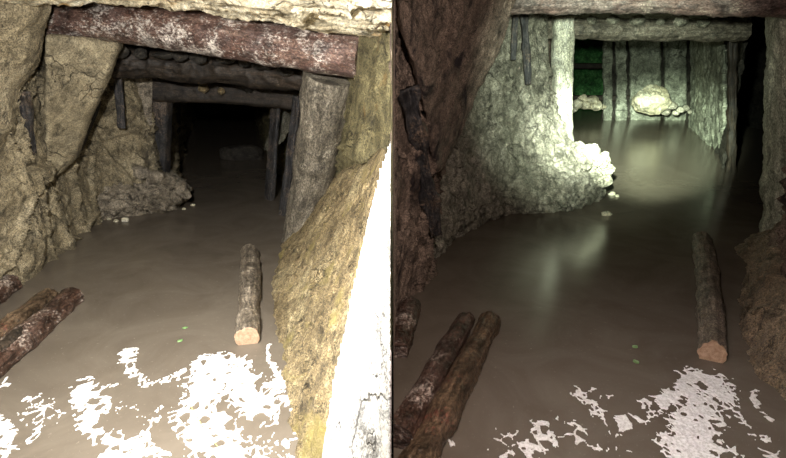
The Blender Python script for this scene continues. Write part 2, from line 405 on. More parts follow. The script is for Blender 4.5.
c = mix(nt, .5, ramp(nt, rg.outputs['Fac'], [(0, (.32, .19, .11)), (1, (.5, .34, .22))]), ramp(nt, noise(nt, v, 60, 5), [(.35, (.22, .12, .07)), (.65, (.58, .42, .30))]))
nt.links.new(c, b.inputs['Base Color']); b.inputs['Roughness'].default_value = .6
# murky water: glossy skin over silt brown
m, nt, b, at = nodes_of('murky_water'); WATER = m
v = at.outputs['Vector']
c = ramp(nt, noise(nt, v, 2.4, 6, .6, 1.2), [(.3, (.115, .095, .073)), (.7, (.165, .14, .11))])
sc = step(nt, noise(nt, v, 55, 8, .8, .5), .60, .70)
c = mix(nt, mathn(nt, 'MULTIPLY', sc, .5), c, (.45, .40, .33))
nt.links.new(c, b.inputs['Base Color']); b.inputs['Roughness'].default_value = .2; b.inputs['Specular IOR Level'].default_value = .35; b.inputs['IOR'].default_value = 1.33
bump(nt, b, noise(nt, v, 7, 3, .5), .25, .006)
m, nt, b, at = nodes_of('foam'); FOAM = m
v = at.outputs['Vector']
c = ramp(nt, noise(nt, v, 90, 4, .7), [(.34, (.6, .58, .54)), (.55, (.95, .94, .92))])
nt.links.new(c, b.inputs['Base Color']); b.inputs['Roughness'].default_value = .35
bump(nt, b, noise(nt, v, 160, 3, .6), .6, .003)
m, nt, b, at = nodes_of('leaf'); LEAF = m
nt.links.new(ramp(nt, noise(nt, at.outputs['Vector'], 60), [(.3, (.1, .22, .06)), (.7, (.3, .5, .2))]), b.inputs['Base Color'])
m, nt, b, at = nodes_of('straw'); STRAW = m
nt.links.new(ramp(nt, noise(nt, at.outputs['Vector'], 60), [(.3, (.35, .33, .1)), (.7, (.55, .5, .2))]), b.inputs['Base Color'])

def struct(o): o['kind'] = 'structure'; return o

# ------------------------------------------------------------------ setting: floor, walls, ceilings
def wallgrid(line, zs, lean=None):
    """rows of z (top to bottom) over a ground line [(x,y)...]; lean(i,z)->(dx,dy)"""
    rows = []
    for z in zs:
        r = []
        for i, (x, y) in enumerate(line):
            dx, dy = lean(i, z) if lean else (0, 0)
            r.append((x+dx, y+dy, z))
        rows.append(r)
    return rows
def px_line(l):  # (px, Y) -> (x, Y), taken at mid wall height
    return [((px-CX)/F*(Y*cp+.45*sp), Y) for px, Y in l]

struct(patch('floor', wallgrid([(-7, .3), (-3, .3), (0, .3), (3, .3), (7, .3)], [-.35]) + wallgrid([(-7, 7), (-3, 7), (0, 7), (3, 7), (7, 7)], [-.35]) +
      wallgrid([(-7, 17), (-3, 17), (0, 17), (3, 17), (7, 17)], [-.35]), 80, 100, MUD, lambda p: fbm(p, 1.5, 4, 3)*.05, flip=True))

# left passage, outer side
L1 = [(-1.3, .2), (-1.75, 1.2), (-2.3, 2.4)] + px_line([(0, 3.3), (45, 3.95), (92, 4.7), (150, 5.25), (172, 7.2), (190, 13.2)])
def leanL(i, z):
    if i <= 4: return (.12*max(0, z-.7)*(1 if i > 1 else .3), -.35*max(0, z-.6))
    return (0, 0)
struct(patch('wall_left', wallgrid(L1, [2.2, 1.5, 1.0, .5, .1, -.4], leanL), 520, 260, TAN,
      lambda p: rocky(p, 5, .09, .035, .010, crack=.05), flip=False))
# pillar sides of the two passages; thin front edge added to block lamp light crossing
LM = [(-.0012, 1.05), (-.004, 1.9), (-.010, 2.7), (-.13, 3.15), (-.36, 3.75), (-1.0, 5.6), (-1.65, 7.4), (-3.2, 13.2)]
struct(patch('wall_middle', wallgrid(LM, [2.2, 1.5, 1.0, .5, .1, -.4]), 420, 200, GREENSLAB,
      lambda p: rocky(p, 11, .05, .03, .009, crack=.03)*np.clip((p[:, 1]-2.5)/.9, 0, 1), flip=True, fade=(.05, 0, 0, 0)))
RM = [(.0012, 1.05), (.004, 1.9), (.012, 2.7), (.20, 3.2)] + px_line([(450, 4.3), (492, 5.3), (540, 6.2), (560, 7.8), (566, 12.5)])
def leanR(i, z): return ((0, 0) if i < 3 else (.0, -.15*max(0, z-.55)) if i < 6 else (0, 0))
struct(patch('wall_center', wallgrid(RM, [2.2, 1.5, 1.0, .5, .1, -.4], leanR), 460, 220, BROWNROCK,
      lambda p: rocky(p, 21, .07, .035, .014, crack=.04)*np.clip((p[:, 1]-1.9)/1.3, 0, 1), fade=(.05, 0, 0, 0)))
# right passage, outer side and the side passage
R1 = [(.95, .2), (1.35, 1.2), (1.75, 2.0)] + px_line([(800, 2.9), (805, 3.6), (815, 4.1)])
struct(patch('wall_right', wallgrid(R1, [2.2, 1.2, .6, -.4]), 200, 160, BROWNROCK, lambda p: rocky(p, 31, .06, .04, .012, crack=.04), flip=True))
R2 = [(4.0, 4.1), (9, 6.6), (11.5, 10), (11, 13.5), (8.2, 13.5)] 
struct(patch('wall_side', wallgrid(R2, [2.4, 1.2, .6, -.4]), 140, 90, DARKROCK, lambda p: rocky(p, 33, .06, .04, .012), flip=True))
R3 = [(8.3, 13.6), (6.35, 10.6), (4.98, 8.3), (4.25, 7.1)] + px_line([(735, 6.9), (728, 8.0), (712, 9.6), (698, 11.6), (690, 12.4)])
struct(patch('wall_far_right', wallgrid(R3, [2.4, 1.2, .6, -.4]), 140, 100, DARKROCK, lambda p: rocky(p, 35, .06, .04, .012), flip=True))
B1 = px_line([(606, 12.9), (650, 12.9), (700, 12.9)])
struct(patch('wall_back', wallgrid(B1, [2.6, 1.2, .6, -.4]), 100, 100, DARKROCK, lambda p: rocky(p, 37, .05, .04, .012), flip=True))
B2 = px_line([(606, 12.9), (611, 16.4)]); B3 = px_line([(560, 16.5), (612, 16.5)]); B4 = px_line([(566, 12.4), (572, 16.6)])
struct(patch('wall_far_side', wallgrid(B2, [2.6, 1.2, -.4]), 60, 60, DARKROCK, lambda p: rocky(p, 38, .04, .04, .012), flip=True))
struct(patch('wall_far_end', wallgrid(B3, [2.6, 1.2, -.4]), 60, 60, GREENROCK, lambda p: rocky(p, 39, .08, .08, .02), flip=True))
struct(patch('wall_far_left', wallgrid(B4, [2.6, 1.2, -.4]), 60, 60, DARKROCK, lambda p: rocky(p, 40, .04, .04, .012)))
E1 = [(-5.6, 13), (-3.0, 13)]
struct(patch('wall_end', wallgrid(E1, [1.6, .8, -.4]), 60, 60, DARKROCK, lambda p: rocky(p, 41, .06, .05, .02), flip=True))

# ceilings
def ceil(name, rows, nu, nv, mat, s, k=1.0, flip=False, **kw):
    return struct(patch(name, rows, nu, nv, mat, lambda p: rocky(p, s, .07*k, .04*k, .012*k, crack=.04*k), flip=flip, **kw))
ceil('ceiling', [[(-2.4, 0.0, 2.0), (-1.1, 0.0, 2.0), (-.35, 0, 1.9), (0, 0.0, 1.7)], [(-2.9, 1.2, 1.86), (-1.1, 1.2, 1.84), (-.35, 1.2, 1.66), (0, 1.2, 1.56)],
     [(-3.1, 2.0, 1.78), (-1.2, 2.0, 1.7), (-.4, 2.0, 1.55), (0, 2.0, 1.50)], [(-3.2, 2.8, 1.66), (-1.2, 2.8, 1.60), (-.5, 2.8, 1.52), (0, 2.7, 1.46)],
     [P(-80, -6, 3.6), P(160, 6, 3.45), P(290, 24, 3.2), P(402, 34, 3.05)], [P(-60, -15, 3.95), P(170, -5, 3.7), P(290, 10, 3.6), P(400, 20, 3.4)]],
     420, 300, PALE, 51, .5)
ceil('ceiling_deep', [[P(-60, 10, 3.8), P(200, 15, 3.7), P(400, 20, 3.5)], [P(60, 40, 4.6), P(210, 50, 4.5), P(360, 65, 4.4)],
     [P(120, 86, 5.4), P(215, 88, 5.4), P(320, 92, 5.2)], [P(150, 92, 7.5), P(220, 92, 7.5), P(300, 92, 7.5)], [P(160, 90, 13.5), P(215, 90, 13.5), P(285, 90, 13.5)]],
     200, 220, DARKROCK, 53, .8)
ceil('ceiling_right', [[(0, 0.0, 2.0), (1.2, 0.0, 2.0), (2.4, 0.0, 2.0)], [(0, 2.0, 1.95), (1.6, 2.0, 1.9), (3, 2.0, 1.9)],
     [(.0, 3.9, 1.95), (2.0, 3.9, 1.88), (4.4, 3.9, 1.86)], [(0.3, 6.0, 1.82), (2.4, 6.0, 1.78), (6.0, 6.0, 1.8)],
     [(1, 9, 2.0), (3.5, 9, 2.0), (7, 9, 2.0)], [(2, 12.6, 2.05), (5, 12.6, 2.05), (8, 12.6, 2.05)], [(2, 17, 2.1), (6, 17, 2.1), (9, 17, 2.1)]],
     300, 400, GREYROCK, 55, .6)

# water
nx_, ny_ = 200, 200
water = patch('flood_water', [[(-7, .3, 0), (0, .3, 0), (7, .3, 0)], [(-7, 8, 0), (0, 8, 0), (7, 8, 0)], [(-7, 17, 0), (0, 17, 0), (7, 17, 0)]], 60, 100, WATER, lambda p: fbm(p, 2, 2, 5)*.001, flip=True)
tag(water, 'murky brown flood water covering the floor of both passages', 'water', kind='stuff')

# ------------------------------------------------------------------ left passage
# clay bank on the right of the left passage
def bank(rows, zfoot=-.25, push=-.35):
    out = []
    for r in rows:
        p = [P(*q) for q in r]; f = p[0].copy(); f[2] = zfoot; d = p[0]-p[1]; f[0] += math.copysign(.12, push); out.append([f]+p)
    return out
cb = patch('clay_bank', bank([
    [(292, 236, 4.5), (306, 215, 4.5), (322, 190, 4.5), (345, 150, 4.5)],
    [(278, 256, 3.75), (304, 228, 3.7), (334, 190, 3.6), (372, 148, 3.3)],
    [(272, 285, 3.15), (305, 258, 3.05), (345, 210, 2.85), (385, 150, 2.4)],
    [(274, 325, 2.62), (308, 295, 2.5), (350, 245, 2.25), (389, 172, 1.95)],
    [(284, 368, 2.22), (318, 335, 2.1), (354, 295, 1.9), (389, 210, 1.7)],
    [(298, 420, 1.86), (328, 390, 1.75), (358, 360, 1.6), (388, 250, 1.5)],
    [(315, 480, 1.55), (338, 460, 1.45), (366, 430, 1.38), (388, 310, 1.35)],
    [(330, 570, 1.2), (350, 540, 1.12), (372, 520, 1.1), (388, 400, 1.15)]]), 300, 460, CLAY,
    lambda p: rocky(p, 61, .045, .022, .010, lump=.010), flip=True, fade=(0, .12, 0, 0))
tag(cb, 'ochre clay bank sloping into the water on the right of the brightly lit passage', 'clay bank', kind='stuff')
# white near slab with its grey edge
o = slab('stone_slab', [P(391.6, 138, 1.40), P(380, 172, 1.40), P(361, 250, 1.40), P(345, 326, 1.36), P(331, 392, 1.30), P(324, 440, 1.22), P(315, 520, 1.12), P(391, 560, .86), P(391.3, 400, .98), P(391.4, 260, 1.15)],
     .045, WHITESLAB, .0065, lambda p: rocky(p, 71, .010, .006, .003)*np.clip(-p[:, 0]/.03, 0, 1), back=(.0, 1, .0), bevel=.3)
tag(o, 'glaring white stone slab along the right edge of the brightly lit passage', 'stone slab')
# upper right olive slab beside the grey post
o = slab('rock_slab', [P(359, 26, 3.12), P(391.5, 26, 2.8), P(391.5, 152, 2.68), P(378, 152, 2.8), P(364, 163, 2.85), P(352, 160, 2.95), P(346, 156, 3.1), P(354, 90, 3.12)], .07, GREENSLAB, .010,
     lambda p: rocky(p, 73, .03, .014, .006)*np.clip((-p[:, 0]-.01)/.05, 0, 1), back=(-.12, 1, 0), bevel=.12)
tag(o, 'olive brown rock slab to the right of the thick grey post in the lit passage', 'rock slab')
# leaning slab at left
o = slab('rock_slab', [P(45, 34, 3.55), P(118, 42, 3.85), P(104, 80, 3.85), P(90, 115, 3.9), P(74, 158, 3.95), P(48, 182, 3.9), P(42, 110, 3.65)], .12, SLABM, .014,
     lambda p: rocky(p, 75, .025, .010, .005), back=(-.3, 1, 0))
tag(o, 'tan pointed rock slab under the left end of the red ceiling log', 'rock slab')
o = slab('rock_slab', [P(-40, -30, 2.9), P(44, -25, 3.2), P(36, 14, 3.25), P(33, 60, 3.3), P(16, 90, 3.25), P(8, 130, 3.2), P(-40, 190, 3.0)], .22, TAN, .016,
     lambda p: rocky(p, 77, .05, .02, .008), back=(-.4, 1, 0))
tag(o, 'bulging tan rock at the top left corner of the lit passage', 'rock slab')
plank('plank', P(41, 232, 3.85), P(22, 92, 3.45), .085, .03, DARKPLANK, label='blackened plank standing against the tan rock left of the pointed slab', s=2, rough=.010)
plank('plank', P(122, 128, 4.75), P(118, 78, 4.7), .055, .03, DARKPLANK, label='short dark plank stub on the muddy wall right of the pointed tan slab', s=3, rough=.006)
plank('plank', P(79, 150, 4.25), P(98, 100, 4.3), .05, .03, DARKPLANK, label='dark slanting plank tucked behind the pointed tan slab', s=4, rough=.005)
# main ceiling log
timber('ceiling_log', [P(38, 19, 3.9), P(130, 23, 3.75), P(240, 39, 3.5), P(364, 57, 3.24)], [.10, .12, .122, .12], BARKRED,
     'wet reddish ceiling log with white mould across the lit passage', 'timber', s=4, rough=.007, n=200, seg=64, knots=((.5, 2.5, .05, .02), (1.4, 3.4, .04, .015)))
timber('prop_post', [P(291, 262, 4.05), P(301, 225, 4.0), P(317, 155, 3.85), P(330, 72, 3.6)], [.105, .12, .145, .165], GREYWOOD,
     'thick grey weathered post standing under the right end of the red ceiling log', 'post', s=9, rough=.008, n=160, seg=64, knots=((.88, 4.4, .035, .016), (.5, 4.8, .03, .012)))
timber('cross_beam', [P(108, 60, 4.5), P(200, 68, 4.5), P(318, 78, 4.35)], [.11, .10, .10], BARKDARK, 'dark cross beam directly behind the red ceiling log', 'beam', s=12, rough=.016, n=120)
timber('cross_beam', [P(150, 91, 5.3), P(230, 93, 5.3), P(306, 100, 5.2)], [.095, .095, .095], BARKDARK, 'blackened square cross beam at the mouth of the dark tunnel', 'beam', s=14, square=.8, rough=.006, n=120)
timber('prop_post', [P(158, 200, 5.45), P(160, 140, 5.4), P(162, 80, 5.3)], [.09, .09, .09], DARKPLANK, 'square dark post on the left of the black tunnel mouth', 'post', s=15, square=.8, rough=.005, n=100)
timber('prop_post', [P(171, 190, 7.2), P(172, 100, 7.2)], [.09, .09], DARKPLANK, 'dark post deeper inside the black tunnel behind the mouth post', 'post', s=16, square=.8, rough=.005, n=60)
stone('stone', P(203, 88, 5.1), .05, CLAY, 3, 'small tan stone wedged on the dark beam at the tunnel mouth', group='wedged stones')
stone('stone', P(221, 91, 5.12), .035, CLAY, 4, 'smaller tan stone to the right of the one wedged on the beam', group='wedged stones')
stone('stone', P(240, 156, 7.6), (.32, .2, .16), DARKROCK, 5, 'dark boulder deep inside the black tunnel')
o = slab('rock_slab', [P(284, 112, 5.6), P(296, 118, 5.1), P(284, 140, 5.3), P(270, 152, 5.7), P(264, 150, 5.9), P(270, 128, 5.9)], .06, GREYROCK, .014, lambda p: rocky(p, 79, .02, .012, .006))
tag(o, 'grey jagged slab leaning in the dark left of the thick grey post', 'rock slab')
plank('plank', P(282, 232, 4.75), P(298, 96, 4.75), .09, .04, DARKPLANK, facing=(-.7, -1, 0), label='dark upright plank just left of the thick grey post', s=21, rough=.006)
plank('plank', P(268, 222, 5.3), P(276, 100, 5.4), .12, .04, DARKPLANK, facing=(-.8, -.8, 0), label='dark upright plank further into the tunnel behind the grey post', s=22, rough=.006)
# dirt wall and mound
def heap(rows, s, mat, label, under=.35):
    R = [[P(*q) for q in r] for r in rows]
    f = []
    for q in R[-1]:
        g = q.copy(); k = 1+under/g[1]; g[0] *= k; g[1] *= k; g[2] = -.25; f.append(g)
    R.append(f)
    for r in R:   # turn the right end round the back
        e = r[-1]; r.append(np.array([e[0]-.06, e[1]+.35, e[2]-.02])); r.append(np.array([e[0]-.4, e[1]+.6, e[2]-.05]))
    o = patch('mud_heap', R, 430, 300, mat, lambda p: rocky(p, s, .05, .035, .016, lump=.05), fade=(.05, 0, .04, 0))
    return tag(o, label, 'mud heap', kind='stuff')
heap([[(60, 120, 4.5), (90, 95, 4.85), (112, 70, 5.0), (135, 62, 5.1), (151, 66, 5.15), (152, 130, 5.2), (154, 158, 5.3)],
      [(45, 168, 4.25), (78, 160, 4.65), (108, 152, 4.95), (130, 156, 5.05), (148, 166, 5.1), (158, 172, 5.15), (166, 176, 5.25)],
      [(35, 200, 4.0), (68, 190, 4.4), (102, 182, 4.72), (130, 180, 4.85), (155, 182, 4.92), (172, 184, 5.0), (181, 187, 5.15)],
      [(30, 235, 3.85), (62, 214, 4.25), (98, 204, 4.52), (130, 201, 4.62), (158, 200, 4.72), (178, 198, 4.88), (186, 195, 5.05)],
      [(32, 252, 3.76), (62, 231, 4.22), (98, 220, 4.5), (130, 215, 4.62), (160, 212, 4.72), (178, 208, 4.9), (184, 204, 5.05)]],
     81, MUD, 'lumpy brown mud heap jutting into the water on the left of the lit passage')
for i, (px, py, r) in enumerate([(99, 221, .024), (109, 219, .017), (116, 221, .02), (125, 220, .03), (193, 205, .02), (184, 209, .016)]):
    stone('pebble', W(px, py, r*.3), (r*1.3, r, r*.8), WHITESTONE, 20+i, ['pale pebble at the waterline, leftmost in front of the mud heap', 'tiny pale pebble, second from the left at the foot of the mud heap',
        'tiny pale pebble, third from the left at the foot of the mud heap', 'largest pale pebble at the foot of the mud heap in the lit passage', 'pale pebble in the dark water just beyond the mud heap tip',
        'small pale pebble touching the tip of the mud heap'][i], 'pebble', 'pebbles at the mud heap', sub=3)
LUMPN = ['highest', 'second', 'third', 'fourth', 'fifth', 'last']
for i, (px, py, Y, r) in enumerate([(140, 172, 4.95, .06), (156, 178, 4.9, .07), (170, 182, 4.88, .06), (179, 187, 4.9, .055), (184, 194, 4.92, .05), (176, 199, 4.78, .05)]):
    stone('mud_lump', P(px, py, Y), (r*1.3, r*1.1, r), MUD, 200+i, 'brown mud lump on the lit passage heap, '+LUMPN[i]+' going down to the tip', 'mud lump', 'mud lumps on the lit heap', sub=5, angular=.35)
# rubble hanging between the beams
rs = random.Random(5)
NTH = ['leftmost', 'second from the left', 'third from the left', 'fourth from the left', 'middle one', 'fourth from the right', 'third from the right', 'second from the right', 'rightmost']
for i in range(9):
    px = 118+i*21+rs.uniform(-4, 4)
    stone('stone', P(px, 50+i*2.2+rs.uniform(-2, 2), 4.2), (rs.uniform(.05, .09), .06, rs.uniform(.03, .055)), DARKROCK, 40+i, 'dark rubble stone behind the red ceiling log, '+NTH[i]+' of the nine', group='rubble above the dark beam', sub=4)

# ------------------------------------------------------------------ floating logs, left
def waterlog(a, b, ra, rb, mat, label, s, za=0.0, zb=0.0, endmat=None, group=None, bow=.01, **kw):
    A_, B_ = W(a[0], a[1], za), W(b[0], b[1], zb); M_ = (A_+B_)/2+np.array([bow, 0, bow*.5])
    return timber('log', [A_, M_, B_], [ra, (ra+rb)/2, rb], mat, label, 'log', group, endmat, s=s, rough=.008, n=140, seg=56, **kw)
waterlog((247, 338), (250, 253), .052, .058, BARK, 'grey barked log floating beside the ochre clay bank in the lit passage', 31, .032, .02, CUT, endlabel='pale reddish sawn end', knots=((.5, 1.2, .03, .012), (.8, 2, .03, .012)))
waterlog((-30, 312), (10, 284), .07, .065, LOGRED, 'short wet dark log at the left edge, the farthest of the logs there', 32, .03, .03)
waterlog((-40, 366), (50, 297), .062, .052, LOGTAN, 'muddy log, the middle one of those at the left edge', 33, .03, .02, knots=((.4, 1.5, .03, .012),))
waterlog((-25, 380), (72, 298), .066, .058, LOGRED, 'wet brown log nearest the open water of those at the left edge', 34, .035, .02, knots=((.5, 1.5, .03, .015), (.9, 1, .03, .012)))
waterlog((-30, 372), (36, 318), .018, .016, BARKDARK, 'thin dark pole lying between the two long logs at the left edge', 35, .09, .085)

# ------------------------------------------------------------------ foam
def foam(name, strokes, box, step_, s, label, scale=1.0, thr=.5, holes=1.0):
    x0, x1, y0, y1 = box; nx = int((x1-x0)/step_); ny = int((y1-y0)/step_)
    X, Y = np.meshgrid(np.linspace(x0, x1, nx), np.linspace(y0, y1, ny)); p = np.stack([X.ravel(), Y.ravel(), np.zeros(nx*ny)], 1)
    q = p + .035*np.stack([fbm(p, 7, 3, s), fbm(p, 7, 3, s+5), np.zeros(len(p))], 1) + .012*np.stack([fbm(p, 26, 2, s+2), fbm(p, 26, 2, s+7), np.zeros(len(p))], 1)
    f = np.zeros(len(p))
    for pts, wid, amp in strokes:
        w3 = [W(*t)[:2] for t in pts]
        for a, b_ in zip(w3[:-1], w3[1:]):
            ab = b_-a; t = np.clip(((q[:, :2]-a)@ab)/(ab@ab+1e-9), 0, 1); d = np.linalg.norm(q[:, :2]-(a+t[:, None]*ab), axis=1)
            f = np.maximum(f, amp*np.exp(-(d/(wid*1.45))**2))
    z0 = np.array([1, .62, 0.0]); f = f+(.05 if x0 >= 0 else -.02)
    d1, d2, c = worley(q*z0, 20, s+21); web1 = np.exp(-((d2-d1)/.16)**2)
    e1, e2, ce = worley(q*z0, 44, s+23); web2 = np.exp(-((e2-e1)/.2)**2)
    low = fbm(p*z0, 6, 4, s+11); fine = fbm(p, 45, 3, s+12)
    web = np.where(fbm(p, 9, 2, s+31) > 0, web1, web2)
    f = f*1.0 + .30*low + .12*fine + .34*(web-.55)
    f = f-holes*.9*(c > .66)*np.clip(.34-d1, 0, 1)*9
    d1, d2, c = worley(q*z0, 34, s); f = f-holes*1.1*(c > .62)*np.clip(.36-d1, 0, 1)*9
    k = (f > thr).reshape(ny, nx)
    qk = k[:-1, :-1] & k[1:, :-1] & k[:-1, 1:] & k[1:, 1:]
    idx = np.arange(nx*ny).reshape(ny, nx)
    Fs = np.stack([idx[:-1, :-1], idx[:-1, 1:], idx[1:, 1:], idx[1:, :-1]], 2)[qk]
    z = .0015+np.clip(f-thr, 0, .5)*.014
    used = np.unique(Fs); rem = -np.ones(nx*ny, int); rem[used] = np.arange(len(used))
    V = p[used].copy(); V[:, 2] = z[used]
    # closed underside so that the foam has thickness
    n = len(V); V2 = V.copy(); V2[:, 2] = -.002
    Fa = rem[Fs]; Fb = Fa[:, ::-1]+n
    e = {}
    for f4 in Fa.tolist():
        for i in range(4):
            a, b_ = f4[i], f4[(i+1) % 4]
            if (b_, a) in e: del e[(b_, a)]
            else: e[(a, b_)] = 1
    side = [(b_, a, a+n, b_+n) for a, b_ in e]
    o = mesh_from(name, np.concatenate([V, V2]), [tuple(t) for t in Fa.tolist()]+[tuple(t) for t in Fb.tolist()]+side, FOAM)
    return tag(o, label, 'foam', kind='stuff')
foam('foam', [
    ([(132, 352), (128, 372), (150, 386), (185, 374), (215, 368), (240, 360)], .035, .75),
    ([(215, 362), (205, 385), (200, 410), (215, 440), (235, 470)], .085, .95),
    ([(235, 375), (245, 400), (265, 410)], .07, .85), ([(210, 450), (260, 450)], .09, .7), ([(240, 372), (250, 362)], .02, .8),
    ([(82, 382), (95, 400), (85, 425), (110, 440)], .05, .72), ([(85, 392), (110, 386)], .02, .6), ([(110, 440), (135, 445), (160, 422)], .038, .78), ([(110, 455), (140, 450), (100, 475)], .05, .75),
    ([(272, 345), (276, 372), (284, 392)], .012, .75), ([(276, 378), (280, 392)], .014, .9), ([(284, 400), (296, 425), (290, 445)], .014, .7), ([(262, 395), (275, 400), (262, 425)], .014, .65),
    ([(0, 380), (4, 384)], .02, .75), ([(-10, 420), (6, 435), (0, 458)], .03, .75), ([(22, 445), (35, 430)], .014, .6), ([(18, 415), (45, 395)], .01, .55), ([(270, 455), (300, 462)], .05, .6),
    ([(150, 455), (190, 470)], .04, .5), ([(45, 425), (30, 400)], .09, .36), ([(125, 405), (150, 415)], .08, .42), ([(170, 440), (190, 430)], .08, .40), ([(60, 445), (80, 460)], .08, .42), ([(255, 380), (270, 420)], .06, .42)],
    (-1.7, .0, 1.42, 2.7), .0028, 91, 'white bubbly foam drifting on the water at the front of the lit passage')
foam('foam', [
    ([(574, 392), (590, 408), (612, 428), (650, 415), (668, 400), (690, 385)], .036, .68),
    ([(700, 378), (712, 388), (700, 410), (690, 440), (700, 470)], .085, .78), ([(670, 440), (730, 450)], .05, .68), ([(640, 405), (665, 395)], .03, .7),
    ([(538, 424), (548, 440), (530, 452)], .035, .7), ([(575, 442), (600, 450)], .025, .65), ([(744, 368), (756, 385), (752, 400), (768, 420)], .016, .72), ([(432, 442), (450, 446)], .012, .6),
    ([(512, 432), (516, 436)], .012, .7), ([(735, 400), (740, 420), (760, 440)], .018, .6), ([(770, 440), (775, 460)], .03, .65), ([(600, 395), (640, 400)], .08, .38), ([(560, 435), (620, 445)], .08, .38), ([(740, 395), (760, 440)], .06, .38), ([(520, 440), (500, 450)], .06, .34)],
    (.0, 1.55, 1.42, 2.6), .0028, 97, 'greyish white foam patch on the water at the front of the dim passage', thr=.52)
# floating leaves and straws
def leaf(c, size, ang, label, mat=LEAF, group='green leaf bits on the water'):
    V = []; n = 10
    out = []
    for i in range(n+1):
        t = i/n; wd = math.sin(math.pi*t)**.8*.38
        out.append((t-.5, wd, t))
    for x, wd, t in out:
        V += [(x, -wd, .0), (x, 0, .05), (x, wd, .0)]
    ca, sa = math.cos(ang), math.sin(ang)
    V = [(c[0]+size*(x*ca-y*sa), c[1]+size*(x*sa+y*ca), .003+size*z) for x, y, z in V]
    V = np.array(V); nV = len(V); V2 = V.copy(); V2[:, 2] -= .002
    Fs = []
    for i in range(n):
        for j in range(2): 
            a = i*3+j; Fs.append((a, a+3, a+4, a+1)); Fs.append((a+nV, a+1+nV, a+4+nV, a+3+nV))
        Fs.append((i*3, i*3+nV, i*3+3+nV, i*3+3)); Fs.append((i*3+2, i*3+5, i*3+5+nV, i*3+2+nV))
    return tag(mesh_from('leaf', np.concatenate([V, V2]), Fs, mat), label, 'leaf', group)
leaf(W(185, 328), .03, .4, 'green leaf bit on the brown water left of the floating log, the farther one')
leaf(W(180, 341), .032, 1.2, 'green leaf bit on the brown water left of the floating log, the nearer one')
leaf(W(635, 347), .034, .6, 'green leaf bit on the dark water of the dim passage, the farther one')
leaf(W(636, 362), .036, 1.8, 'green leaf bit on the dark water of the dim passage, the nearer one')
timber('straw', [W(190, 405, .006), W(205, 430, .007), W(222, 452, .006)], [.002, .002, .0015], STRAW, 'yellow green straw lying beside the foam on the lit water', 'straw', s=1, rough=.0001, n=24, seg=8)

# ------------------------------------------------------------------ right passage
o = slab('rock_slab', [P(397, -40, 2.5), P(530, -40, 3.6), P(516, 5, 3.6), P(500, 50, 3.6), P(480, 90, 3.6), P(462, 132, 3.55), P(444, 172, 3.45), P(434, 172, 3.2), P(426, 120, 2.95), P(412, 60, 2.65), P(399, 20, 2.5)], .13, BROWNROCK, .013,
     lambda p: rocky(p, 101, .03, .014, .007), back=(-.1, 1, 0))
tag(o, 'large brown slanted rock slab in the upper left of the dim passage', 'rock slab')
plank('plank', P(436, 232, 3.2), P(408, 88, 2.72), .085, .03, DARKPLANK, label='blackened plank below the large brown slab in the dim passage', s=52, rough=.016)
plank('plank', P(528, 84, 5.0), P(524, 14, 4.9), .06, .03, DARKPLANK, label='dark narrow plank on the grey wall left of the glaring white post', s=53, rough=.006)
plank('plank', P(513, 60, 4.8), P(516, 8, 4.75), .04, .03, DARKPLANK, label='thin dark plank stub nearest the brown slab on the grey wall', s=54, rough=.006)
heap([[(440, 100, 4.1), (468, 20, 4.4), (500, -10, 4.75), (528, -5, 5.1), (545, 0, 5.35), (549, 60, 5.5), (552, 100, 5.55)],
      [(430, 160, 3.95), (466, 110, 4.35), (508, 95, 4.9), (530, 100, 5.15), (548, 125, 5.3), (562, 138, 5.4), (575, 143, 5.5)],
      [(425, 200, 3.75), (466, 172, 4.2), (505, 158, 4.8), (535, 150, 5.0), (560, 146, 5.1), (588, 150, 5.2), (600, 156, 5.4)],
      [(420, 240, 3.5), (465, 212, 4.1), (502, 192, 4.7), (535, 185, 4.78), (562, 180, 4.85), (590, 176, 5.05), (606, 172, 5.3)],
      [(418, 268, 3.4), (460, 235, 4.08), (500, 213, 4.7), (535, 210, 4.76), (562, 208, 4.83), (590, 200, 5.05), (606, 190, 5.35)]],
     83, GREYMUD, 'lumpy mud heap lit glaring white by the beam in the dim passage')
for i, (px, py, Y, r) in enumerate([(578, 148, 5.2, .07), (590, 153, 5.15, .085), (601, 160, 5.15, .075), (606, 170, 5.15, .07), (604, 181, 5.12, .06), (583, 163, 5.05, .07)]):
    stone('mud_lump', P(px, py, Y), (r*1.25, r*1.1, r), GREYMUD, 210+i, 'glaring white mud lump on the heap, '+['farthest left on the crest', 'middle of the crest', 'right end of the crest', 'at the very tip', 'lowest, under the tip', 'in the middle below the crest'][i], 'mud lump', 'mud lumps on the glaring heap', sub=5, angular=.35)
timber('prop_post', [P(562, 190, 5.75), P(562, 100, 5.65), P(563, 16, 5.55)], [.10, .095, .095], PALEWOOD, 'glaring white lit post behind the mud heap in the dim passage', 'post', s=62, square=.6, rough=.008, n=120)
timber('cap_beam', [P(505, -1, 3.9), P(650, -4, 3.75), P(860, 3, 3.5)], [.098, .092, .10], PINKWOOD, 'pinkish brown cap beam along the top edge of the dim passage', 'beam', s=63, rough=.012, n=200, seg=56)
timber('cap_beam', [P(545, 29, 5.7), P(640, 30, 5.8), P(745, 31, 5.9)], [.088, .093, .09], GREYWOOD, 'grey green cross beam resting above the glaring white post', 'beam', s=64, rough=.014, n=160, seg=56)
